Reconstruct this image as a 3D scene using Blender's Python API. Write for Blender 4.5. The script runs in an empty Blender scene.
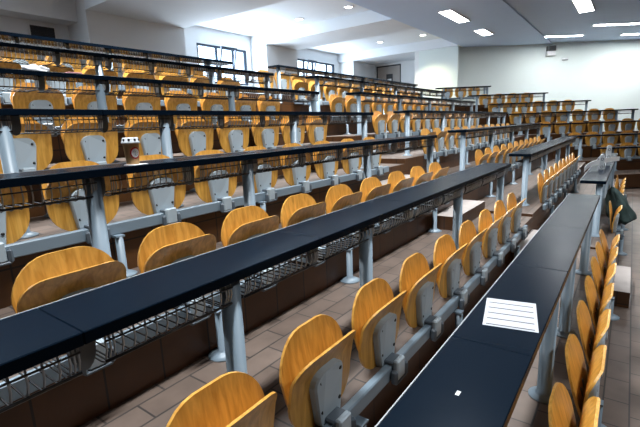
import bpy, math, random
from mathutils import Vector, Matrix
random.seed(7)
S = bpy.context.scene
COL = S.collection
PI = math.pi

# ------------------------------------------------------------------ layout (metres)
# x runs along the seat rows, y up the tiers, z up; eye height is CZ above the front floor
CZ = 1.924
VR = {-1: .141, 0: 1.052, 1: 1.967, 2: 2.884, 3: 3.819, 4: 4.755, 5: 5.660, 6: 6.613}   # seat-back line of each row
ZF = {-1: 0.0, 0: .339, 1: .685, 2: 1.020, 3: 1.353, 4: 1.709, 5: 2.070, 6: 2.360}       # floor of each row
ZB = {-1: 0.0, 0: .364, 1: .720, 2: 1.085, 3: 1.430, 4: 1.795, 5: 2.160, 6: 2.455}       # the same rows beyond the aisle
PITCH = .55
ZL = -.035           # tier floor below the local origin of seats and desks
U0 = .205
CEIL = CZ + 3.3
COF = CZ + 3.7
FX, FY = .8033, .5955       # horizontal direction the camera looks (far block faces it)
RX, RY = .5955, -.8033      # to the right of that

# ------------------------------------------------------------------ materials
def nodes(name):
    m = bpy.data.materials.new(name); m.use_nodes = True
    nt = m.node_tree
    return m, nt, nt.nodes['Principled BSDF']
def plain(name, col, rough=.5, metal=0, spec=.5, noise=0, nscale=30, coat=0):
    m, nt, b = nodes(name)
    b.inputs['Base Color'].default_value = (*col, 1)
    b.inputs['Roughness'].default_value = rough
    b.inputs['Metallic'].default_value = metal
    b.inputs['Specular IOR Level'].default_value = spec
    b.inputs['Coat Weight'].default_value = coat
    if noise:
        tc = nt.nodes.new('ShaderNodeTexCoord'); n = nt.nodes.new('ShaderNodeTexNoise')
        n.inputs['Scale'].default_value = nscale; n.inputs['Detail'].default_value = 4
        nt.links.new(tc.outputs['Object'], n.inputs['Vector'])
        mx = nt.nodes.new('ShaderNodeMix'); mx.data_type = 'RGBA'
        mx.inputs['A'].default_value = (*[c*(1-noise) for c in col], 1)
        mx.inputs['B'].default_value = (*[min(1, c*(1+noise)) for c in col], 1)
        nt.links.new(n.outputs['Fac'], mx.inputs['Factor'])
        nt.links.new(mx.outputs['Result'], b.inputs['Base Color'])
    return m
def wood_mat():
    m, nt, b = nodes('beech_plywood')
    tc = nt.nodes.new('ShaderNodeTexCoord'); oi = nt.nodes.new('ShaderNodeObjectInfo')
    mp = nt.nodes.new('ShaderNodeMapping'); mp.inputs['Scale'].default_value = (26, 26, 2.2)
    add = nt.nodes.new('ShaderNodeVectorMath'); add.operation = 'ADD'
    nt.links.new(tc.outputs['Object'], mp.inputs['Vector'])
    nt.links.new(mp.outputs['Vector'], add.inputs[0])
    sc = nt.nodes.new('ShaderNodeMath'); sc.operation = 'MULTIPLY'; sc.inputs[1].default_value = 40
    nt.links.new(oi.outputs['Random'], sc.inputs[0]); nt.links.new(sc.outputs[0], add.inputs[1])
    n = nt.nodes.new('ShaderNodeTexNoise'); n.inputs['Scale'].default_value = 1.6; n.inputs['Detail'].default_value = 5; n.inputs['Distortion'].default_value = .6
    nt.links.new(add.outputs[0], n.inputs['Vector'])
    r = nt.nodes.new('ShaderNodeValToRGB')
    r.color_ramp.elements[0].position = .3; r.color_ramp.elements[0].color = (.53, .24, .032, 1)
    r.color_ramp.elements[1].position = .72; r.color_ramp.elements[1].color = (.86, .47, .10, 1)
    nt.links.new(n.outputs['Fac'], r.inputs['Fac'])
    hs = nt.nodes.new('ShaderNodeHueSaturation')
    mr = nt.nodes.new('ShaderNodeMapRange'); mr.inputs['To Min'].default_value = .88; mr.inputs['To Max'].default_value = 1.1
    nt.links.new(oi.outputs['Random'], mr.inputs['Value']); nt.links.new(mr.outputs[0], hs.inputs['Value'])
    nt.links.new(r.outputs['Color'], hs.inputs['Color']); nt.links.new(hs.outputs['Color'], b.inputs['Base Color'])
    b.inputs['Roughness'].default_value = .36; b.inputs['Specular IOR Level'].default_value = .5; b.inputs['Coat Weight'].default_value = .25; b.inputs['Coat Roughness'].default_value = .3
    return m
def tile_mat(name, c1, c2, mortar, bw=.3, bh=.3, rough=.45, vertical=False, off=0.0):
    m, nt, b = nodes(name)
    g = nt.nodes.new('ShaderNodeNewGeometry')
    br = nt.nodes.new('ShaderNodeTexBrick'); br.offset = off
    br.inputs['Scale'].default_value = 1; br.inputs['Brick Width'].default_value = bw; br.inputs['Row Height'].default_value = bh
    br.inputs['Mortar Size'].default_value = .006; br.inputs['Mortar Smooth'].default_value = .3
    br.inputs['Color1'].default_value = (*c1, 1); br.inputs['Color2'].default_value = (*c2, 1); br.inputs['Mortar'].default_value = (*mortar, 1)
    if vertical:
        sp = nt.nodes.new('ShaderNodeSeparateXYZ'); cb = nt.nodes.new('ShaderNodeCombineXYZ')
        ad = nt.nodes.new('ShaderNodeMath'); ad.operation = 'ADD'
        nt.links.new(g.outputs['Position'], sp.inputs[0]); nt.links.new(sp.outputs['X'], ad.inputs[0]); nt.links.new(sp.outputs['Y'], ad.inputs[1])
        nt.links.new(ad.outputs[0], cb.inputs['X']); nt.links.new(sp.outputs['Z'], cb.inputs['Y'])
        nt.links.new(cb.outputs[0], br.inputs['Vector'])
    else:
        nt.links.new(g.outputs['Position'], br.inputs['Vector'])
    n = nt.nodes.new('ShaderNodeTexNoise'); n.inputs['Scale'].default_value = 5; n.inputs['Detail'].default_value = 6
    nt.links.new(g.outputs['Position'], n.inputs['Vector'])
    mx = nt.nodes.new('ShaderNodeMix'); mx.data_type = 'RGBA'; mx.blend_type = 'MULTIPLY'; mx.inputs['Factor'].default_value = .7
    rp = nt.nodes.new('ShaderNodeValToRGB'); rp.color_ramp.elements[0].position = .3; rp.color_ramp.elements[0].color = (.55, .55, .55, 1); rp.color_ramp.elements[1].position = .7; rp.color_ramp.elements[1].color = (1, 1, 1, 1)
    nt.links.new(n.outputs['Fac'], rp.inputs['Fac'])
    nt.links.new(br.outputs['Color'], mx.inputs['A']); nt.links.new(rp.outputs['Color'], mx.inputs['B'])
    nt.links.new(mx.outputs['Result'], b.inputs['Base Color'])
    b.inputs['Roughness'].default_value = rough
    return m
def emit(name, col, st):
    m, nt, b = nodes(name)
    b.inputs['Base Color'].default_value = (*col, 1)
    b.inputs['Emission Color'].default_value = (*col, 1); b.inputs['Emission Strength'].default_value = st
    return m
def desk_mat():
    m, nt, b = nodes('black_laminate')
    g = nt.nodes.new('ShaderNodeNewGeometry')
    n = nt.nodes.new('ShaderNodeTexNoise'); n.inputs['Scale'].default_value = 5; n.inputs['Detail'].default_value = 6; n.inputs['Roughness'].default_value = .65
    nt.links.new(g.outputs['Position'], n.inputs['Vector'])
    r = nt.nodes.new('ShaderNodeMapRange'); r.inputs['From Min'].default_value = .3; r.inputs['From Max'].default_value = .7; r.inputs['To Min'].default_value = .25; r.inputs['To Max'].default_value = .275
    nt.links.new(n.outputs['Fac'], r.inputs['Value']); nt.links.new(r.outputs[0], b.inputs['Roughness'])
    b.inputs['Base Color'].default_value = (.003, .0075, .015, 1)
    b.inputs['Specular IOR Level'].default_value = .5; b.inputs['IOR'].default_value = 1.13
    b.inputs['Specular Tint'].default_value = (.66, .84, 1, 1)
    return m
def paper_mat():
    m, nt, b = nodes('printed_paper')
    tc = nt.nodes.new('ShaderNodeTexCoord'); sp = nt.nodes.new('ShaderNodeSeparateXYZ')
    nt.links.new(tc.outputs['Object'], sp.inputs[0])
    mu = nt.nodes.new('ShaderNodeMath'); mu.operation = 'MULTIPLY'; mu.inputs[1].default_value = 1/.058
    ad = nt.nodes.new('ShaderNodeMath'); ad.operation = 'ADD'; ad.inputs[1].default_value = 20.35
    fr = nt.nodes.new('ShaderNodeMath'); fr.operation = 'FRACT'
    lt = nt.nodes.new('ShaderNodeMath'); lt.operation = 'LESS_THAN'; lt.inputs[1].default_value = .16
    nt.links.new(sp.outputs['X'], mu.inputs[0]); nt.links.new(mu.outputs[0], ad.inputs[0]); nt.links.new(ad.outputs[0], fr.inputs[0]); nt.links.new(fr.outputs[0], lt.inputs[0])
    ab = nt.nodes.new('ShaderNodeMath'); ab.operation = 'ABSOLUTE'; nt.links.new(sp.outputs['Y'], ab.inputs[0])
    l2 = nt.nodes.new('ShaderNodeMath'); l2.operation = 'LESS_THAN'; l2.inputs[1].default_value = .092; nt.links.new(ab.outputs[0], l2.inputs[0])
    an = nt.nodes.new('ShaderNodeMath'); an.operation = 'MULTIPLY'; nt.links.new(lt.outputs[0], an.inputs[0]); nt.links.new(l2.outputs[0], an.inputs[1])
    mx = nt.nodes.new('ShaderNodeMix'); mx.data_type = 'RGBA'
    mx.inputs['A'].default_value = (.50, .52, .56, 1); mx.inputs['B'].default_value = (.09, .09, .11, 1)
    nt.links.new(an.outputs[0], mx.inputs['Factor']); nt.links.new(mx.outputs['Result'], b.inputs['Base Color'])
    b.inputs['Roughness'].default_value = .7
    return m
M = dict(
    wood=wood_mat(), desk=desk_mat(),
    grey=plain('grey_painted_steel', (.22, .29, .35), .38, 0, .5),
    plastic=plain('pale_grey_plastic', (.47, .56, .62), .42, 0, .5),
    dark=plain('dark_grey_casting', (.12, .15, .18), .45, 0, .5),
    screw=plain('black_screw', (.01, .01, .01), .5),
    wire=plain('basket_wire', (.40, .43, .46), .4, 0, .5),
    rail=plain('dark_wire_rail', (.02, .02, .022), .4, .2),
    tread=tile_mat('terracotta_tile', (.185, .138, .112), (.145, .105, .084), (.05, .042, .038), .3, .15, off=.5),
    riser=tile_mat('brown_riser_tile', (.115, .045, .012), (.08, .031, .009), (.015, .009, .007), .3, .6, .4, True),
    step=plain('pale_step_top', (.40, .355, .33), .5, noise=.15, nscale=8),  # half-step tops, a lighter colour than the tier treads
    wall=plain('white_wall_paint', (.80, .82, .83), .8, noise=.02, nscale=3),
    wallc=plain('pale_green_wall_paint', (.78, .86, .84), .8, noise=.02, nscale=2),
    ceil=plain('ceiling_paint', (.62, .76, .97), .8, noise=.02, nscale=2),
    ceilb=plain('white_ceiling_paint', (.82, .86, .90), .8, noise=.02, nscale=2),
    navy=plain('dark_blue_aluminium', (.02, .035, .06), .4, .3),
    door=plain('beige_door_leaf', (.42, .38, .35), .55, noise=.05, nscale=6),
    black=plain('black_plastic', (.012, .012, .014), .45),
    white=plain('white_plastic', (.82, .84, .85), .5),
    coat=plain('dark_green_cloth', (.022, .045, .042), .85, noise=.5, nscale=14),
    kraft=plain('kraft_cardboard', (.50, .29, .11), .7, noise=.08, nscale=40),
    red=plain('red_print', (.50, .012, .02), .6),
    lid=plain('clear_white_lid', (.62, .66, .70), .3),
    tissue=plain('white_tissue', (.86, .87, .90), .9),
    pink=plain('pink_paper', (.75, .35, .38), .8),
    paper=paper_mat(),
    lamp=emit('lamp_diffuser', (.96, .985, 1), 15.0),
    strip=emit('strip_lamp_diffuser', (.97, .99, 1), 45.0),
    down=emit('downlight_glow', (1, .97, .9), 9.0),
)
def glass():
    m, nt, b = nodes('window_glass')
    b.inputs['Base Color'].default_value = (.9, .95, 1, 1); b.inputs['Roughness'].default_value = .02
    b.inputs['Transmission Weight'].default_value = 1; b.inputs['IOR'].default_value = 1.05
    return m
M['glass'] = glass()

# ------------------------------------------------------------------ mesh builder
class MB:
    def __init__(s): s.v = []; s.f = []; s.mi = []; s.sm = []; s.mats = []
    def slot(s, m):
        if m not in s.mats: s.mats.append(m)
        return s.mats.index(m)
    def add(s, vs, fs, m, smooth=False, T=None):
        o = len(s.v); k = s.slot(m)
        s.v += [tuple(T @ Vector(p)) if T else tuple(p) for p in vs]
        for f in fs: s.f.append(tuple(i+o for i in f)); s.mi.append(k); s.sm.append(smooth)
        return s
    def box(s, x0, x1, y0, y1, z0, z1, m, T=None, bev=0):
        if bev <= 0:
            vs = [(x, y, z) for x in (x0, x1) for y in (y0, y1) for z in (z0, z1)]
            fs = [(0, 1, 3, 2), (4, 6, 7, 5), (0, 4, 5, 1), (2, 3, 7, 6), (0, 2, 6, 4), (1, 5, 7, 3)]
            return s.add(vs, fs, m, False, T)
        # bevelled box: chamfer every edge
        b = bev; vs = []; idx = {}
        for sx in (0, 1):
            for sy in (0, 1):
                for sz in (0, 1):
                    X = (x0, x1)[sx]; Y = (y0, y1)[sy]; Z = (z0, z1)[sz]
                    dx = b if sx == 0 else -b; dy = b if sy == 0 else -b; dz = b if sz == 0 else -b
                    for a, p in enumerate(((X, Y+dy, Z+dz), (X+dx, Y, Z+dz), (X+dx, Y+dy, Z))):
                        idx[(sx, sy, sz, a)] = len(vs); vs.append(p)
        I = idx; fs = []
        for k in (0, 1):
            q = [(k, 0, 0, 0), (k, 0, 1, 0), (k, 1, 1, 0), (k, 1, 0, 0)]
            fs.append([I[t] for t in (q if k == 0 else q[::-1])])
            q = [(0, k, 0, 1), (1, k, 0, 1), (1, k, 1, 1), (0, k, 1, 1)]
            fs.append([I[t] for t in (q if k == 0 else q[::-1])])
            q = [(0, 0, k, 2), (0, 1, k, 2), (1, 1, k, 2), (1, 0, k, 2)]
            fs.append([I[t] for t in (q if k == 0 else q[::-1])])
        for a in (0, 1):
            for c in (0, 1):
                fs.append([I[(a, c, 0, 0)], I[(a, c, 1, 0)], I[(a, c, 1, 1)], I[(a, c, 0, 1)]])
                fs.append([I[(a, 0, c, 0)], I[(a, 1, c, 0)], I[(a, 1, c, 2)], I[(a, 0, c, 2)]])
                fs.append([I[(0, a, c, 1)], I[(1, a, c, 1)], I[(1, a, c, 2)], I[(0, a, c, 2)]])
                for e in (0, 1): fs.append([I[(a, c, e, 0)], I[(a, c, e, 1)], I[(a, c, e, 2)]])
        return s.add(vs, fs, m, False, T)
    def tube(s, pts, r, m, n=8, smooth=True, cap=True, T=None):
        pts = [Vector(p) for p in pts]; vs = []; fs = []
        rs = r if isinstance(r, (list, tuple)) else [r]*len(pts)
        for i, p in enumerate(pts):
            d = (pts[min(i+1, len(pts)-1)] - pts[max(i-1, 0)]).normalized()
            a = d.orthogonal().normalized() if i == 0 else (a0 - d*a0.dot(d)).normalized()
            a0 = a; b = d.cross(a)
            for k in range(n):
                t = 2*PI*k/n; vs.append(p + (a*math.cos(t) + b*math.sin(t))*rs[i])
        for i in range(len(pts)-1):
            for k in range(n):
                fs.append((i*n+k, i*n+(k+1) % n, (i+1)*n+(k+1) % n, (i+1)*n+k))
        if cap:
            fs.append(tuple(range(n))[::-1]); fs.append(tuple((len(pts)-1)*n+k for k in range(n)))
        return s.add(vs, fs, m, smooth, T)
    def lathe(s, prof, m, n=24, c=(0, 0, 0), smooth=True, T=None):
        vs = []; fs = []
        for r, z in prof:
            for k in range(n):
                t = 2*PI*k/n; vs.append((c[0]+r*math.cos(t), c[1]+r*math.sin(t), c[2]+z))
        for i in range(len(prof)-1):
            for k in range(n): fs.append((i*n+k, i*n+(k+1) % n, (i+1)*n+(k+1) % n, (i+1)*n+k))
        fs.append(tuple(range(n))[::-1]); fs.append(tuple((len(prof)-1)*n+k for k in range(n)))
        return s.add(vs, fs, m, smooth, T)
    def prism(s, poly, z0, z1, m, T=None):
        n = len(poly); vs = [(x, y, z0) for x, y in poly] + [(x, y, z1) for x, y in poly]
        fs = [tuple(range(n))[::-1], tuple(range(n, 2*n))] + [(i, (i+1) % n, n+(i+1) % n, n+i) for i in range(n)]
        return s.add(vs, fs, m, False, T)
    def shell(s, outline, yf, th, m, rings=5, cz=None, cx=0):
        """plywood shell: outline in x,z, bent by y = yf(x,z), thickness th towards +y"""
        n = len(outline)
        if cz is None: cz = sum(p[1] for p in outline)/n
        vs = []; fs = []
        for side in (0, 1):
            for r in range(rings):
                k = 1 - r/rings
                k = k**.85
                for x, z in outline:
                    X = cx+(x-cx)*k; Z = cz+(z-cz)*k
                    vs.append((X, yf(X, Z)+side*th, Z))
            vs.append((cx, yf(cx, cz)+side*th, cz))
        off = n*rings+1
        for side in (0, 1):
            o = side*off
            for r in range(rings-1):
                for k in range(n):
                    q = (o+r*n+k, o+r*n+(k+1) % n, o+(r+1)*n+(k+1) % n, o+(r+1)*n+k)
                    fs.append(q if side == 0 else q[::-1])
            for k in range(n):
                q = (o+(rings-1)*n+k, o+(rings-1)*n+(k+1) % n, o+n*rings)
                fs.append(q if side == 0 else q[::-1])
        s.add(vs, fs, m, True)
        vs = []; fs = []
        for side in (0, 1):
            for x, z in outline: vs.append((x, yf(x, z)+side*th, z))
        for k in range(n): fs.append((k, n+k, n+(k+1) % n, (k+1) % n))
        return s.add(vs, fs, m, False)
    def mesh(s, name):
        me = bpy.data.meshes.new(name); me.from_pydata(s.v, [], s.f)
        for m in s.mats: me.materials.append(m)
        me.polygons.foreach_set('material_index', s.mi); me.polygons.foreach_set('use_smooth', s.sm)
        me.update(); return me
    def build(s, name, parent=None, loc=None):
        return link(name, s.mesh(name), parent, loc)
def link(name, data, parent=None, loc=None):
    o = bpy.data.objects.new(name, data); COL.objects.link(o)
    if parent: o.parent = parent
    if loc is not None: o.location = loc
    return o
def empty(name, loc=(0, 0, 0), rz=0):
    o = bpy.data.objects.new(name, None); COL.objects.link(o)
    o.empty_display_size = .1; o.location = loc; o.rotation_euler = (0, 0, rz); return o
def tag(o, label, cat, group=None):
    o['label'] = label; o['category'] = cat
    if group: o['group'] = group
    return o
def struct(o): o['kind'] = 'structure'; return o
def copy_tree(o, parent=None):
    c = o.copy(); COL.objects.link(c)
    if parent: c.parent = parent
    for ch in o.children: copy_tree(ch, c)
    return c
def rounded(x0, x1, z0, z1, rt, rb, n=7):
    pts = []
    for cx, cz, r, a0 in ((x1-rb, z0+rb, rb, -PI/2), (x1-rt, z1-rt, rt, 0), (x0+rt, z1-rt, rt, PI/2), (x0+rb, z0+rb, rb, PI)):
        for k in range(n+1):
            a = a0 + PI/2*k/n; pts.append((cx+r*math.cos(a), cz+r*math.sin(a)))
    return pts
def sq(out, bulge=0, z1=0):   # let the top edge arch a little
    return out

# ------------------------------------------------------------------ camera
cam = bpy.data.cameras.new('camera'); cam.sensor_width = 36; cam.lens = 420/640*36; cam.sensor_fit = 'HORIZONTAL'
cam.clip_end = 100; cam.clip_start = .02
co = bpy.data.objects.new('camera', cam); COL.objects.link(co)
R3 = Vector((.5886, -.8075, -.0384)); U3 = Vector((.1846, .0880, .9789)); B3 = Vector((-.7871, -.5832, .2009))
mw = Matrix.Identity(4)
for r in range(3):
    mw[r][0] = R3[r]; mw[r][1] = U3[r]; mw[r][2] = B3[r]
mw[2][3] = CZ
co.matrix_world = mw
S.camera = co
def px(p):
    d = Vector(p) - Vector((0, 0, CZ)); z = -d.dot(B3)
    if z < .15: return None
    return (320+420*d.dot(R3)/z, 213.5-420*d.dot(U3)/z)

# ------------------------------------------------------------------ the setting: floor, tiers, walls, ceiling
b = MB(); b.box(-3.2, 34, -8.2, 13.4, -.2, ZL, M['tread']); struct(b.build('floor'))
RIS = {i: VR[i] - .078 for i in VR}            # riser under each row's seats
END = {0: 13.2, 1: 13.9, 2: 14.6, 3: 15.0, 4: 15.7, 5: 16.2, 6: 16.4}
def tier(x0, x1, y0, y1, z0, z1, T=None, top='tread'):
    m = MB()
    vs = [(x, y, z) for x in (x0, x1) for y in (y0, y1) for z in (z0, z1)]
    if T: vs = [tuple(T @ Vector(p)) for p in vs]
    m.add(vs, [(1, 5, 7, 3)], M[top])
    m.add(vs, [(0, 1, 3, 2), (4, 6, 7, 5), (0, 4, 5, 1), (2, 3, 7, 6), (0, 2, 6, 4)], M['riser'])
    return struct(m.build('floor_tier'))
for i in range(0, 7):
    tier(-3.0, 6.05, RIS[i-1], RIS[i], ZL if i == 0 else ZF[i-1]-.15, ZF[i]+ZL)
    tier(6.05, END[i], RIS[i-1], RIS[i], ZL if i == 0 else ZF[i-1]-.15, ZB[i]+ZL)
tier(-3.0, 23, RIS[6], 13.2, ZF[6]-.15, 2.68)
# half-height steps in the stair aisle between the two blocks of parallel rows
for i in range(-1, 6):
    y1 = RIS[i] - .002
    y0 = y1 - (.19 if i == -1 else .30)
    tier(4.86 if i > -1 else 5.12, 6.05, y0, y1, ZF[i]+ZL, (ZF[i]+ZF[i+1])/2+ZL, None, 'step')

WB = 1.0
def wallbox(name, x0, x1, y0, y1, z0, z1, mat='wall'):
    m = MB(); m.box(x0, x1, y0, y1, z0, z1, M[mat]); return struct(m.build(name))
LZ = 2.65
wallbox('wall_back.pier', 6.1, 9.2, 12.0, 13.2, LZ, COF) .name = 'wall_back'
wallbox('wall_back', 13.05, 15.0, 12.0, 13.2, LZ, COF)
wallbox('wall_back', 19.6, 21.9, 12.0, 13.2, LZ, COF)
wallbox('wall_back', -3.0, 6.1, 13.1, 13.3, LZ, COF)
def window_wall(x0, x1, wx0, wx1, head, sill=3.7, y=12.85):
    m = MB(); t = .2
    m.box(x0, wx0, y, y+t, LZ, COF, M['wall']); m.box(wx1, x1, y, y+t, LZ, COF, M['wall'])
    m.box(wx0, wx1, y, y+t, head, COF, M['wall']); m.box(wx0, wx1, y, y+t, LZ, sill, M['wall'])
    return struct(m.build('wall_back'))
W1 = (10.33, 12.78, 5.06); W2 = (15.95, 19.1, 5.10)
window_wall(9.2, 13.05, *W1); window_wall(15.0, 19.6, *W2)
def window(name, x0, x1, head, sill=3.7, y=12.87, cols=(.38, .72), open_k=None):
    r = empty(name, ((x0+x1)/2, y, sill)); r['kind'] = 'structure'
    w = x1-x0; h = head-sill; m = MB(); f = .075
    m.box(-w/2, -w/2+f, 0, .09, 0, h, M['navy']); m.box(w/2-f, w/2, 0, .09, 0, h, M['navy'])
    m.box(-w/2+f, w/2-f, 0, .09, h-f, h, M['navy']); m.box(-w/2+f, w/2-f, 0, .09, 0, f, M['navy'])
    for c in cols: m.box(-w/2+w*c-.03, -w/2+w*c+.03, 0, .09, f, h-f, M['navy'])
    m.box(-w/2+f, w/2-f, .01, .08, h*.36, h*.36+.06, M['navy'])
    m.build('window_frame', r)
    m = MB(); m.box(-w/2+f, w/2-f, .045, .051, f, h-f, M['glass']); m.build('pane', r)
    if open_k is not None:
        c0 = -w/2+w*cols[0]+.03; c1 = -w/2+w*cols[1]-.03
        m = MB(); H = h*.6; T = Matrix.Translation((0, -.02, h*.40)) @ Matrix.Rotation(math.radians(14), 4, 'X')
        for a, bb, cc, dd in ((c0, c0+.06, 0, H), (c1-.06, c1, 0, H), (c0+.06, c1-.06, 0, .06), (c0+.06, c1-.06, H-.06, H)):
            m.box(a, bb, -.03, .02, cc, dd, M['navy'], T)
        m.build('tilted_sash', r)
    return r
window('window_1', *W1, open_k=1)
window('window_2', *W2, cols=(.2, .42, .80), open_k=1)
# lintel over the recess with the vent, door wall, far walls
wallbox('wall_back', -3.0, 6.1, 12.5, 13.1, CZ+3.07, COF)
wallbox('wall_far', 21.9, 22.1, 8.4, 10.4, LZ, COF); wallbox('wall_far', 21.9, 22.1, 11.9, 12.2, LZ, COF)
wallbox('wall_far', 21.9, 22.1, 10.4, 11.9, 5.12, COF)
wallbox('wall_far', 19.6, 22.1, 8.4, 8.6, LZ-.5, COF)
wallbox('wall_far', 19.6, 19.8, 6.55, 8.4, LZ-.5, COF, 'wallc')
d = empty('door_1', (21.93, 11.15, LZ)); d['kind'] = 'structure'
m = MB(); m.box(-.03, .1, -.75, -.68, 0, 2.47, M['black']); m.box(-.03, .1, .68, .75, 0, 2.47, M['black']); m.box(-.03, .1, -.68, .68, 2.4, 2.47, M['black']); m.build('door_frame', d)
m = MB(); m.box(0, .05, -.68, .68, .01, 2.4, M['door'], bev=.004); lf = m.build('door_leaf', d)
m = MB(); m.box(-.02, .06, -.24, .14, 1.35, 2.0, M['black']); m.box(-.024, -.02, -.17, .07, 1.42, 1.75, M['white']); m.build('door_pane', lf)
Tw = Matrix(((RX, FX, 0, 0), (RY, FY, 0, 0), (0, 0, 1, 0), (0, 0, 0, 1)))      # local x to the camera's right, y away from it
m = MB(); m.box(6.37, 24, 20.1, 20.3, 0, CEIL+.5, M['wallc'], Tw); struct(m.build('wall_right'))
wallbox('wall_left', -3.2, -3.0, -8.2, 13.3, 0, COF, 'riser')
wallbox('wall_front', -3.2, 34, -8.2, -8.0, 0, CEIL+.4, 'riser')
m = MB(); m.box(-3.2, 34, -8.2, 3.275, CEIL+.05, CEIL+.25, M['ceil']); struct(m.build('ceiling'))
m = MB(); m.box(-3.2, 23, 3.275, 6.5, CEIL, CEIL+.25, M['ceil']); m.box(-3.2, 23, 6.4, 6.5, CEIL+.25, COF, M['ceil']); struct(m.build('ceiling'))
m = MB(); m.box(-3.2, 23, 6.4, 13.4, COF, COF+.2, M['ceilb']); struct(m.build('ceiling'))
for x0, x1 in ((6.1, 9.2), (13.05, 15.0), (19.45, 23)):
    m = MB(); m.box(x0, x1, 6.5, 12.0 if x0 < 19 else 13.0, CEIL, COF, M['ceilb']); struct(m.build('ceiling_beam'))

# ------------------------------------------------------------------ folding seat (parts share mesh data)
def arch(pts, z1, amt, W):
    return [(x, z - (amt*(x/W)**2 if z > z1-.14 else 0)) for x, z in pts]
W = .226
BY0, BY1, BZ0, BZ1 = -.128, -.085, .245, .325      # bar under the seats
back_out = [(x*(1-.16*max(0, min(1, (.575-z)/.21))), z) for x, z in arch(rounded(-W, W, .362, .750, .165, .13), .750, .012, W)]
def back_y(x, z):
    t = (.750-z)/.39
    return .024 - .062*t + .012*t*t - .006*(x/W)**2
seat_out = arch(rounded(-W, W, .305, .684, .095, .165), .690, .006, W)
def seat_y(x, z):
    t = max(0, (z-.48)/.20)
    return -.046 - .075*t**2.0 + .004*(x/W)**2
def make_seat():
    root = empty('folding_chair')
    m = MB(); m.shell(back_out, back_y, .012, M['wood']); m.build('backrest', root)
    m = MB(); m.shell(seat_out, seat_y, .013, M['wood']); st = m.build('seat_pan', root)
    m = MB()
    o = rounded(-.104, .104, .300, .578, .07, .03, 6); o = [(x*(.66+.34*min(1, max(0, z-.295)/.14)), z) for x, z in o]
    n = len(o); fr = [(x*.94, seat_y(0, z)-.036, z) for x, z in o]; md = [(x, seat_y(0, z)-.026, z) for x, z in o]; bk = [(x, seat_y(0, z)+.003, z) for x, z in o]
    vs = fr+md+bk
    fs = [tuple(range(n))]
    for q in (0, n): fs += [(q+k, q+n+k, q+n+(k+1) % n, q+(k+1) % n) for k in range(n)]
    m.add(vs, fs, M['plastic'])
    
    for sx, z in ((-.072, .53), (.072, .53), (-.066, .385), (.066, .385)):
        y = seat_y(0, z)-.037
        m.tube([(sx, y+.004, z), (sx, y-.003, z)], .0095, M['screw'], 8)
    m.build('seat_bracket', st)
    m = MB()
    m.box(-.045, .045, BY0-.034, BY0-.002, BZ0-.004, BZ1+.03, M['plastic'], bev=.008)
    m.box(-.05, .05, BY0-.006, -.030, BZ1+.001, BZ1+.022, M['dark'], bev=.006)
    for sx in (-1, 1): m.box(sx*.062-.013, sx*.062+.013, BY0-.042, BY0-.001, BZ0-.016, BZ1-.012, M['dark'], bev=.012)
    m.box(-.062, .062, BY0-.036, BY0-.001, BZ0-.02, BZ0-.004, M['dark'], bev=.005)
    # arm that carries the backrest
    for sx in (-1, 1): m.tube([(sx*.045, -.05, BZ1+.012), (sx*.045, -.022, BZ1+.016), (sx*.045, -.004, .385), (sx*.045, .012, .50)], .011, M['dark'], 6)
    m.build('hinge', root)
    return root
m = MB(); m.box(-.05, .05, -.032, .0, BZ1-.073, .35, M['dark'], bev=.006)
for sx in (-1, 1): m.tube([(sx*.045, -.016, .34), (sx*.045, -.006, .385), (sx*.045, .012, .50)], .011, M['dark'], 6)
HINGE2 = m.mesh('hinge')
PROTO = make_seat()
ORD = ['', 'first', 'second', 'third', 'fourth', 'fifth', 'sixth', 'seventh', 'eighth', 'ninth', 'tenth', 'eleventh', 'twelfth', 'thirteenth', 'fourteenth']
def place_seat(x, y, z, rz, label, group):
    o = copy_tree(PROTO)
    o.location = (x, y, z); o.rotation_euler = (0, 0, rz)
    tag(o, label, 'seat', group); return o

# beam that carries a row of seats
def beam(x0, x1, legs, loc, rz, label, group, dy=0, dz=0):
    r = empty('chair_mounting_bar', loc, rz)
    m = MB(); m.box(x0, x1, BY0+dy, BY1+dy, BZ0+dz, BZ1+dz, M['grey'], bev=.006); m.build('bar', r)
    for lx in legs:
        m = MB(); m.lathe([(.085, ZL), (.085, ZL+.008), (.05, ZL+.022), (.026, ZL+.035), (.026, BZ0+dz-.008)], M['grey'], 14, (lx, -.155+dy, 0))
        m.box(lx-.03, lx+.03, -.18+dy, BY1+dy, BZ0+dz-.012, BZ0+dz, M['grey']); m.build('leg', r)
    tag(r, label, 'mounting bar', group)
    return r

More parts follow.
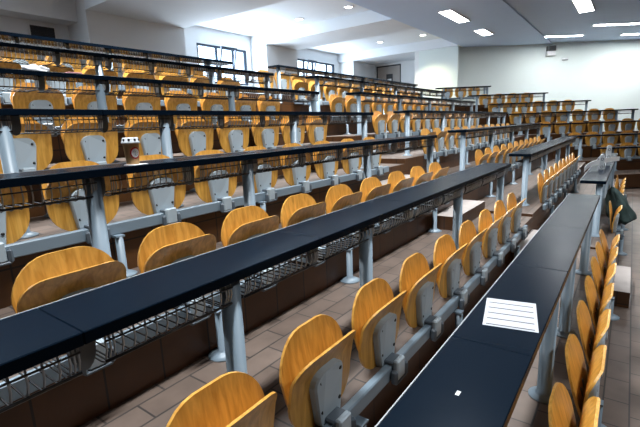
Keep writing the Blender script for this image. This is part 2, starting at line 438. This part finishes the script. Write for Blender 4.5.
# ------------------------------------------------------------------ desk: sections, posts, wire baskets
YF, YB = -.834, -.542          # front and back edge relative to the seat-back line
def basket_mesh(w):
    m = MB(); y0 = YF+.035; y1 = YB-.02
    n = int(round(w/.046))
    xs = [-w/2+.05+(w-.1)*k/n for k in range(n+1)]
    xs += [-w/2+.012*k for k in range(3)] + [w/2-.012*k for k in range(3)]
    for x in xs:
        m.tube([(x, y0, .712), (x, y0-.004, .655), (x, y0+.014, .612)], .0033, M['wire'], 5, True, False)
        m.tube([(x, y0+.014, .612), (x, y0+.04, .605), (x, y1-.01, .605)], .0026, M['rail'], 5, True, False)
    for y, z, r in ((y0+.004, .618, .0055), (y0-.006, .684, .0035), (y1-.01, .605, .004)):
        m.tube([(-w/2-.004, y, z), (w/2+.004, y, z)], r, M['rail'], 5)
    return m.mesh('wire_basket')
BASK = basket_mesh(.475)
def plate_mesh():
    m = MB(); o = [(.035*math.cos(a), .0+.075*math.sin(a)) for a in [PI+PI*k/10 for k in range(11)]]
    y0 = YF+.09; y1 = YF+.105
    poly = [(-.035, .712)] + [(x, .66+z*.9) for x, z in o] + [(.035, .712)]
    vs = [(x, y0, z) for x, z in poly] + [(x, y1, z) for x, z in poly]; n = len(poly)
    m.add(vs, [tuple(range(n)), tuple(range(n, 2*n))[::-1]] + [(k, n+k, n+(k+1) % n, (k+1) % n) for k in range(n)], M['dark'])
    return m.mesh('basket_hanger')
PLATE = plate_mesh()
def post_mesh():
    m = MB(); m.lathe([(.085, ZL), (.085, ZL+.008), (.055, ZL+.02), (.040, ZL+.03), (.040, .711)], M['grey'], 20)
    return m.mesh('post')
POST = post_mesh()
def desk(cuts, posts, basks, loc, rz, label, group, drop=0):
    r = empty('lecture_desk', (loc[0], loc[1], loc[2]-drop), rz)
    ps = (.711-ZL-drop)/(.711-ZL)
    for a, c in zip(cuts[:-1], cuts[1:]):
        m = MB(); m.box(a+.0002, c-.0002, YF, YB, .711, .750, M['desk'], bev=.003); m.build('tabletop', r)
    m = MB(); m.box(cuts[0], cuts[-1], YB, YB+.004, .728, .7515, M['wire']); m.build('edge_highlight', r)  # pale strip added to stand for the highlight along the back edge
    for p in posts: link('post', POST, r, (p, YF+.07, .711*(1-ps))).scale.z = ps
    for p in basks: link('wire_basket', BASK, r, (p, 0, 0))
    for k, p in enumerate(basks[:-1]):
        if abs(basks[k+1]-p) < .6: link('basket_hanger', PLATE, r, ((p+basks[k+1])/2, 0, 0))
    tag(r, label, 'desk', group)
    return r

ROWN = {-1: 'front', 0: 'second', 1: 'third', 2: 'fourth', 3: 'fifth', 4: 'sixth', 5: 'seventh', 6: 'top'}
SKIP = {('B', -1, 2)}      # that place is taken up by the heaped coat
def in_view(p, mx=45):
    q = px(p)
    return q is not None and -mx < q[0] < 640+mx and -20 < q[1] < 427+40
DROP = {0: 0, 1: .020, 2: .002, 3: 0, 4: 0, 5: 0, 6: 0}
# near block
APOST = {0: [2.56, 3.47, 5.04], 1: [1.02, 2.06, 3.70, 5.22], 2: [.99, 2.04, 3.69, 5.34], 3: [.96, 2.06, 3.69, 5.25], 4: [2.06, 3.66, 5.33], 5: [2.55, 4.15, 5.3], 6: [3.2, 4.9]}
for i in range(-1, 7):
    off = {-1: .27, 0: .235, 1: .212, 2: .17, 3: .17, 4: .17}.get(i, .18)
    xs = [off+PITCH*k for k in range(0, 10)]
    xs = [x for x in xs if in_view((x, VR[i], ZF[i]+.6))]
    n = len(xs)
    for k, x in enumerate(xs):
        if ('A', i, n-k) in SKIP: continue
        pos = ORD[n-k]+' from the stair aisle'
        place_seat(x, VR[i]-(.045 if i == -1 else 0), ZF[i], 0, f'folded plywood seat, {pos}, in the {ROWN[i]} row of the near block', 'folding seats of the near block')
    xl = xs[0]-.6
    legs = [x for x in (off+2*PITCH+.13, off+5*PITCH-.13, off+8*PITCH+.13) if x > xl+.1]
    if i == -1:       # the front row stands a little more open than the others
        for o in [o for o in COL.objects if o.name.startswith('folding_chair') and o is not PROTO]:
            for ch in o.children:
                a, py, pz = (math.radians(-9), -.03, .36) if ch.name.startswith('backrest') else (math.radians(-5), -.05, .33) if ch.name.startswith('seat_pan') else (0, 0, 0)
                if ch.name.startswith('hinge'): ch.data = HINGE2
                if a:
                    ch.rotation_euler.x = a
                    ch.location = (0, py-(py*math.cos(a)-pz*math.sin(a))-(-.003 if ch.name.startswith('seat_pan') else .004), pz-(py*math.sin(a)+pz*math.cos(a)))
    beam(xl, xs[-1]+.3, legs, (0, VR[i]-(.045 if i == -1 else 0), ZF[i]), 0, f'grey steel bar under the seats of the {ROWN[i]} row, near block', 'chair mounting bars', *((.080, -.075) if i == -1 else (0, 0)))
    if i >= 0:
        cuts = [c for c in (-.65, .45, 1.54, 2.58, 3.70) if c > xs[0]-1.6] + [5.40]
        if i == 0: cuts = [.3, 1.54, 2.58, 3.70, 5.40]
        bx = [U0+PITCH*k for k in range(-1, 10)]
        bx = [x for x in bx if x > cuts[0]+.3 and in_view((x, VR[i]+YF, ZF[i]+.65), 60)]
        if i == 0: bx = []
        lab = {0: 'long black-topped desk with the printed sheet of paper lying on it', 1: 'long black desk with wire baskets, behind the second row of seats',
               2: 'long black desk with the paper coffee cup standing on it'}.get(i, f'long black desk with wire baskets in the {ROWN[i]} row of the near block')
        desk(cuts, APOST[i], bx, (0, VR[i], ZF[i]), 0, lab, 'desks of the near block', DROP[i])
# middle block, beyond the stair aisle
BN = {-1: 7, 0: 9, 1: 11, 2: 12, 3: 12, 4: 12, 5: 12, 6: 12}
for i in range(-1, 7):
    x0 = 7.08
    xs = [x0+PITCH*k for k in range(BN[i])]
    for k, x in enumerate(xs):
        if ('B', i, k+1) in SKIP: continue
        pos = ORD[k+1]+' past the stair aisle'
        lab = f'folded plywood seat, {pos}, in the {ROWN[i]} row of the middle block'
        if i == -1 and k == 0: lab = 'folded plywood seat directly in front of the dark coat, just past the stair aisle'
        place_seat(x, VR[i], ZB[i], 0, lab, 'folding seats of the middle block')
    beam(xs[0]-.3, xs[-1]+.3, [xs[0]+.15+1.65*k for k in range(int((xs[-1]-xs[0]-.2)/1.65)+1)], (0, VR[i], ZB[i]), 0, f'grey steel bar under the seats of the {ROWN[i]} row, middle block', 'chair mounting bars')
    if i >= 0:
        e = xs[-1]+.3
        cuts = [6.6+1.65*k for k in range(10) if 6.6+1.65*k < e-.5]+[e]
        desk(cuts, [6.68+1.65*k for k in range(8) if 6.68+1.65*k < e-.05], xs if i > 0 else [], (0, VR[i], ZB[i]), 0,
             f'long black desk in the {ROWN[i]} row of the middle block, beyond the stair aisle' if i else 'black desk with white barrier tape on it, middle block', 'desks of the middle block', [.025, .03, .035, .035, .035, .035, .035][i])
# far block, its rows turned to face the camera
TH = math.atan2(-FX, FY)
CY = [(620, 147.2), (605, 134.6), (594, 122.1), (594, 110.4), (570, 100.7), (510, 93.8), (475, 86.4)]
CL = [603, 572, 541, 513, 492, 470, 437]; CR = [690, 690, 690, 638, 591, 548, 491]
CFIRST = [609.5, 576, 546, 517, 495, 485.5, 447.5]; CN = [3, 5, 7, 7, 6, 4, 3]
for j in range(7):
    Dh = 11.45+.92*j
    x, y = CY[j]
    ray = -B3 + R3*((x-320)/420) - U3*((y-213.5)/420)
    t = Dh/(ray.x*FX+ray.y*FY)
    ztop = CZ + ray.z*t; zf = ztop-.680
    dc = 1/ (Vector((FX, FY, 0)).dot(-B3 ))
    def X_at(xp, D):
        r = -B3 + R3*((xp-320)/420) - U3*((y-213.5)/420)
        t = D/(r.x*FX+r.y*FY); return (r.x*RX+r.y*RY)*t
    sd = Dh+.834-.02
    base = (FX*sd, FY*sd, zf)
    xl, xr = X_at(CL[j], Dh), X_at(CR[j], Dh)
    f0 = X_at(CFIRST[j], sd-.05)
    p = .545
    xs = [f0+p*k for k in range(CN[j])]
    for k, xx in enumerate(xs):
        if ('C', j, k+1) in SKIP: continue
        nm = ['lowest', 'second', 'third', 'fourth', 'fifth', 'sixth', 'topmost'][j]
        place_seat(FX*sd+RX*xx, FY*sd+RY*xx, zf, TH, f'folded plywood seat, {ORD[k+1]} from the left, in the {nm} row of the far block', 'folding seats of the far block')
    beam(xs[0]-.3, xs[-1]+.35, [xs[0]+.15+1.635*k for k in range(int((xs[-1]-xs[0]-.2)/1.635)+1)], base, TH, f'grey steel bar under the {nm} row of seats in the far block', 'chair mounting bars')
    cuts = [xl]
    while cuts[-1]+1.62 < xr-.4: cuts.append(cuts[-1]+1.6)
    cuts.append(xr)
    posts = [c+.28 for c in cuts[:-1]]+[xr-.12]
    if j < 3: posts = [xl+.3+1.62*k for k in range(6) if xl+.3+1.62*k < xr]
    desk(cuts, posts, xs if j > 2 else [], base, TH, f'black desk of the {nm} row in the far block, facing the camera', 'desks of the far block', .070)
    y0 = sd-1.05; y1 = sd-.13
    T2 = Tw
    tier(xl-.75, xr+.25, y0, y1 if j < 6 else sd+.6, 0, zf+ZL, T2)
for o in list(PROTO.children_recursive)+[PROTO]: bpy.data.objects.remove(o)
# ------------------------------------------------------------------ things on desks and walls
# printed sheet
pr = MB(); pr.box(-.1485, .1485, -.105, .105, 0, .0012, M['paper'])
po = pr.build('paper_sheet', None, (1.864, .362, ZF[0]+.7504)); po.rotation_euler = (0, 0, math.radians(11.5))
tag(po, 'white printed sheet of paper with ruled lines on the second row desk', 'paper')
# coffee cup
cx, cy, cz = 1.215, VR[2]+YF+.065, ZF[2]+.751-DROP[2]
cup = empty('paper_cup', (cx, cy, cz))
m = MB(); m.lathe([(.029, 0), (.031, .002), (.0405, .093), (.042, .095)], M['kraft'], 28); m.build('cup_body', cup)
m = MB(); m.lathe([(.0445, .092), (.046, .094), (.046, .099), (.0425, .101), (.040, .113), (.037, .118), (.034, .1185), (.032, .115), (.001, .115)], M['lid'], 28)
for k in range(9):
    a = 2*PI*k/9; m.box(-.005, .005, -.0015, .0015, .103, .113, M['black'], Matrix.Rotation(a, 4, 'Z') @ Matrix.Translation((0, -.0422, 0)))
m.build('cup_lid', cup)
def badge(r0, r1, mat, off, ang, zc, name, par):
    m = MB(); n = 28; vs = []; fs = []
    for k in range(n):
        t = 2*PI*k/n
        for r in (r0, r1):
            a = ang + r*math.cos(t)/.036; z = zc + r*math.sin(t)
            rad = .0292+(.0405-.031)*(z/.093)+.0025+off
            vs.append((rad*math.cos(a), rad*math.sin(a), z))
    for k in range(n): fs.append((2*k, 2*((k+1) % n), 2*((k+1) % n)+1, 2*k+1))
    m.add(vs, fs, M[mat]); return m.build(name, par)
ba = math.atan2(-cy, -cx) + math.radians(28)
badge(.0005, .020, 'white', .0004, ba, .050, 'badge', cup)
badge(.020, .0262, 'red', .0006, ba, .050, 'badge_ring', cup)
m = MB()
for k in range(10):
    a = 2*PI*k/10
    aa = ba+.0115*math.cos(a)/.036; z = .05+.0115*math.sin(a); rad = .0292+.0095*(z/.093)+.0033
    T = Matrix.Translation((rad*math.cos(aa), rad*math.sin(aa), z)) @ Matrix.Rotation(aa, 4, 'Z')
    m.box(-.0003, .0003, -.0009, .0009, -.0012, .0012, M['black'], T)
for z in (.044, .050, .056):
    rad = .0292+.0095*(z/.093)+.0033
    T = Matrix.Translation((rad*math.cos(ba), rad*math.sin(ba), z)) @ Matrix.Rotation(ba, 4, 'Z')
    m.box(-.0003, .0003, -.004, .004, -.0007, .0007, M['black'], T)
m.build('badge_lettering', cup)
tag(cup, 'brown paper coffee cup with lid and round red badge on the desk', 'cup')
m = MB(); m.box(-.045, .045, -.04, .04, 0, .003, M['tissue'], bev=.001); o = m.build('paper_napkin', None, (cx+.01, cy-.012, cz-.001)); o.rotation_euler = (0, 0, .15)
cup.location.z += .0025; cup.scale = (1.0, 1.0, 1.17)
tag(o, 'white paper napkin under the coffee cup at the desk edge', 'napkin')
# crumpled tissue and pink slip on the sixth-row desk
def lump(name, mat, loc, sx, sy, sz, seed, amp=.35, n=20, flat=True):
    rnd = random.Random(seed); m = MB(); vs = []; fs = []
    ph = [(rnd.uniform(2, 6), rnd.uniform(2, 6), rnd.uniform(0, 6), rnd.uniform(0, 6)) for _ in range(6)]
    for i in range(n//2+1):
        th = PI*i/(n//2)
        for k in range(n):
            a = 2*PI*k/n
            q = 1+amp*sum(math.sin(p[0]*th+p[2])*math.sin(round(p[1])*a+p[3]) for p in ph)/2.2
            z = math.cos(th)*q*sz
            vs.append((math.sin(th)*math.cos(a)*q*sx, math.sin(th)*math.sin(a)*q*sy, max(z, -sz*.25) + sz*.25))
    for i in range(n//2):
        for k in range(n): fs.append((i*n+k, (i+1)*n+k, (i+1)*n+(k+1) % n, i*n+(k+1) % n))
    m.add(vs, fs, M[mat], True); return m.build(name, None, loc)
o = lump('crumpled_tissue', 'tissue', (1.575, VR[4]+YF+.10, ZF[4]+.751-DROP[4]), .10, .06, .04, 3)
tag(o, 'crumpled white tissue lying on the sixth row desk at far left', 'tissue')
m = MB(); m.box(-.06, .06, -.045, .045, 0, .012, M['pink'], bev=.003); o = m.build('pink_slip', None, (1.84, VR[4]+YF+.06, ZF[4]+.751-DROP[4])); tag(o, 'small pink paper pad beside the tissue on the sixth row desk', 'paper pad')
# coat thrown over the first middle-block seat
cm = MB(); rnd = random.Random(5)
n, k2 = 26, 30; vs = []; fs = []
for i in range(n+1):
    s = i/n
    for k in range(k2):
        a = 2*PI*k/k2
        # a slumped hanging shape: narrow shoulder over the seat back, wide folds lower in front
        w = .10+.10*math.sin(min(1, s*1.25)*PI*.5); dd = .04+.12*math.sin(min(1, s*1.3)*PI*.5)
        if s > .9: w *= 1-.5*(s-.9)/.1; dd *= 1-.5*(s-.9)/.1
        if s < .06: w *= .35+.65*s/.06; dd *= .35+.65*s/.06
        fold = 1+.13*math.sin(5*a+3*s)+.07*math.sin(9*a-6*s+1)+.05*math.sin(14*s+2*a)
        yc = -.02-.17*s
        vs.append((w*math.cos(a)*fold, yc+dd*math.sin(a)*fold, .87-.53*s+.012*math.sin(3*a)))
for i in range(n):
    for k in range(k2): fs.append((i*k2+k, (i+1)*k2+k, (i+1)*k2+(k+1) % k2, i*k2+(k+1) % k2))
fs.append(tuple(range(k2))); fs.append(tuple(n*k2+k for k in range(k2))[::-1])
cm.add(vs, fs, M['coat'], True); o = cm.build('coat', None, (7.66, VR[-1]+.05, ZF[-1])); tag(o, 'dark green coat heaped on the front row just past the stair aisle', 'coat')
# barrier tape laid over the middle-block desk
dz = ZF[0]+.75
tp = empty('barrier_tape', (8.1, .36, dz+.003))
def ribbon(pts, w, name):
    m = MB(); vs = []; fs = []; N = len(pts)
    for p in pts: vs += [(p[0], p[1], p[2]-w/2), (p[0], p[1], p[2]+w/2), (p[0]+.004, p[1]+.004, p[2]+w/2), (p[0]+.004, p[1]+.004, p[2]-w/2)]
    for i in range(N-1):
        for q in range(4): fs.append((4*i+q, 4*i+(q+1) % 4, 4*i+4+(q+1) % 4, 4*i+4+q))
    fs += [(0, 3, 2, 1), tuple(4*(N-1)+q for q in range(4))]
    m.add(vs, fs, M['white']); return m.build(name, tp)
ribbon([(-.40, .19, .03), (-.30, .16, .07), (-.15, .10, .105), (0, .0, .12), (.2, -.04, .125), (.6, -.12, .11), (1.0, -.22, .09)], .075, 'tape_band')
def plate(x, y, h, name):
    m = MB(); m.prism([(-.035, -.008), (.035, -.008), (.035, .008), (-.035, .008)], 0, h-.035, M['lid'])
    pts = [(.035*math.cos(PI*k/10), h-.035+.035*math.sin(PI*k/10)) for k in range(11)]
    vs = [(a, -.008, z) for a, z in pts] + [(a, .008, z) for a, z in pts]; N = 11
    m.add(vs, [tuple(range(N)), tuple(range(N, 2*N))[::-1]] + [(q, q+N, q+N+1, q+1) for q in range(N-1)], M['lid'])
    for zc in (h-.075, h-.2):
        if zc > .03:
            vs = []
            for q in range(16):
                t = 2*PI*q/16
                vs += [(.024*math.cos(t), -.0095, zc+.024*math.sin(t)), (.014*math.cos(t), -.0095, zc+.014*math.sin(t))]
            m.add(vs, [(2*q, 2*((q+1) % 16), 2*((q+1) % 16)+1, 2*q+1) for q in range(16)], M['dark'])
    o = m.build(name, tp, (x, y, 0)); o.rotation_euler = (0, 0, math.radians(-60)); return o
plate(0, -.01, .235, 'upright_plate'); plate(.62, -.07, .35, 'upright_plate')
tag(tp, 'white barrier tape on two grey upright plates on the desk past the aisle', 'barrier tape')
# small white sticker on the near desk
m = MB(); m.box(-.012, .012, -.006, .006, 0, .0006, M['white']); o = m.build('sticker', None, (1.19, .37, dz+.0003)); tag(o, 'tiny white sticker on the black desk nearest the camera', 'sticker')

# wall and ceiling fittings
v = empty('air_vent', (5.42, 13.09, CZ+2.795))
m = MB(); w, h = .30, .15
m.box(-w-.03, w+.03, -.02, .0, h, h+.03, M['white']); m.box(-w-.03, w+.03, -.02, .0, -h-.03, -h, M['white']); m.box(-w-.03, -w, -.02, 0, -h, h, M['white']); m.box(w, w+.03, -.02, 0, -h, h, M['white']); m.build('vent_frame', v)
m = MB(); m.box(-w, w, -.006, 0, -h, h, M['black'])
for k in range(7): m.box(-w, w, -.014, -.006, -h+.02+k*.042, -h+.032+k*.042, M['black'])
m.build('vent_grille', v)
tag(v, 'dark air vent with white frame on the back wall at far left', 'vent')
def fixture(cx, cy, L, Wd, ang, z, label, group='fluorescent ceiling lights', mat='lamp'):
    r = empty('ceiling_light', (cx, cy, z), ang)
    m = MB(); t = .03
    m.box(-L/2-t, L/2+t, -Wd/2-t, -Wd/2, -.03, 0, M['white']); m.box(-L/2-t, L/2+t, Wd/2, Wd/2+t, -.03, 0, M['white'])
    m.box(-L/2-t, -L/2, -Wd/2, Wd/2, -.03, 0, M['white']); m.box(L/2, L/2+t, -Wd/2, Wd/2, -.03, 0, M['white']); m.build('frame', r)
    m = MB(); m.box(-L/2, L/2, -Wd/2, Wd/2, -.022, -.002, M[mat]); m.build('diffuser', r)
    tag(r, label, 'ceiling light', group)
    return r
AW = math.atan2(RY, RX)
fixture(14.2, 4.88, 1.85, .36, 0, CEIL, 'rectangular ceiling light nearest the pale ceiling edge, larger of the two')
fixture(17.45, 4.88, 1.2, .36, 0, CEIL, 'small rectangular ceiling light further back, beside the ceiling step')
fixture(15.95, 1.53, 2.0, .40, 0, CEIL+.05, 'wide rectangular ceiling light at the top edge, right of the ceiling step')
def onw(X, D): return (FX*D+RX*X, FY*D+RY*X)
fixture(*onw(10.2, 18.55), 2.0, .18, AW, CEIL+.05, 'long narrow ceiling light above the black wall box', mat='strip')
fixture(*onw(12.1, 16.65), 3.2, .22, AW, CEIL+.05, 'long narrow ceiling light at the right edge, nearer the camera', mat='strip')
fixture(*onw(14.5, 18.7), 3.0, .18, AW, CEIL+.05, 'narrow ceiling light at the right edge close to the far wall', mat='strip')
for k, (x, y, lab) in enumerate(((12.2, 7.6, 'round recessed downlight at the top of the picture'), (12.27, 9.66, 'round recessed downlight left of the white beam'), (18.16, 7.6, 'round recessed downlight near the pale ceiling edge, far end'), (18.12, 9.64, 'round recessed downlight above the door wall'))):
    r = empty('downlight', (x, y, COF))
    m = MB(); m.lathe([(.16, 0), (.16, -.012), (.125, -.02), (.12, -.006)], M['white'], 24); m.build('trim_ring', r)
    m = MB(); m.lathe([(.119, -.004), (.119, -.012), (.001, -.014)], M['down'], 24); m.build('lens', r)
    tag(r, lab, 'downlight', 'round downlights')
X, D = 10.72, 20.1
r = empty('wall_speaker', (*onw(X, D-.001), CZ+2.95), AW)
m = MB(); m.box(-.16, .16, -.26, 0, .02, .24, M['black'], bev=.01); m.build('housing', r)
m = MB(); m.box(-.17, .17, -.20, 0, -.18, .02, M['white'], bev=.01); m.build('mount_box', r)
tag(r, 'black box on a white mount high on the far wall', 'speaker')
X = 11.45
r = empty('wall_sensor', (*onw(X, D-.001), CZ+2.62), AW)
m = MB(); m.box(-.14, .12, -.05, 0, -.03, .04, M['white'], bev=.008); m.box(-.14, .12, -.055, -.005, -.055, -.03, M['dark'], bev=.004); m.build('housing', r)
m = MB(); m.tube([(.1, -.04, .04), (.12, -.06, .10)], .012, M['white'], 8); m.build('antenna', r)
tag(r, 'small white device on the far wall, right of the black box', 'wall device')

# ------------------------------------------------------------------ light
def area(name, loc, sx, sy, power, col=(.94, .975, 1), rot=(0, 0, 0), spread=115):
    l = bpy.data.lights.new(name, 'AREA'); l.shape = 'RECTANGLE'; l.size = sx; l.size_y = sy; l.energy = power; l.color = col; l.spread = math.radians(spread)
    o = bpy.data.objects.new(name, l); COL.objects.link(o); o.location = loc; o.rotation_euler = rot; return o
LP = 75
for x in (-.5, 3.3, 7.0, 10.6):
    area('ceiling_lamp', (x, 4.88, CEIL-.04), 1.85, .36, LP*1.25)
for x in (1.0, 4.7, 8.4, 12.2):
    area('ceiling_lamp', (x, 1.53, CEIL), 1.85, .36, LP*.85)
for x, y in ((12.2, 7.6), (18.16, 7.6), (18.12, 9.64), (12.27, 9.66), (4.5, 8.6), (10.5, 8.6), (1.5, 8.6)):
    area('downlight_lamp', (x, y, COF-.05), .22, .22, 26, (1, .96, .86))
for x in (3.0, 8.0):
    area('ceiling_lamp', (x, -2.8, CEIL), 1.85, .36, LP*.75)
area('daylight', (.5, 12.4, 4.3), 2.6, 1.2, 150, (.72, .86, 1), (math.radians(-90), 0, 0), 180)
area('warm_downlight', (18.7, 7.7, CEIL-.06), .25, .25, 9, (1, .86, .22))
area('daylight', ((W1[0]+W1[1])/2, 12.8, 4.4), 2.3, 1.3, 180, (.72, .86, 1), (math.radians(-90), 0, 0), 180)
area('daylight', ((W2[0]+W2[1])/2, 12.8, 4.4), 3.0, 1.3, 100, (.72, .86, 1), (math.radians(-90), 0, 0), 180)
w = bpy.data.worlds.new('world'); S.world = w; w.use_nodes = True
bg = w.node_tree.nodes['Background']; bg.inputs['Color'].default_value = (.62, .80, 1, 1); bg.inputs['Strength'].default_value = 3.2

S.cycles.use_denoising = True
S.cycles.max_bounces = 6; S.cycles.diffuse_bounces = 2
S.view_settings.view_transform = 'Standard'; S.view_settings.look = 'None'
S.view_settings.exposure = .85; S.view_settings.gamma = 1.0
S.view_settings.use_curve_mapping = False
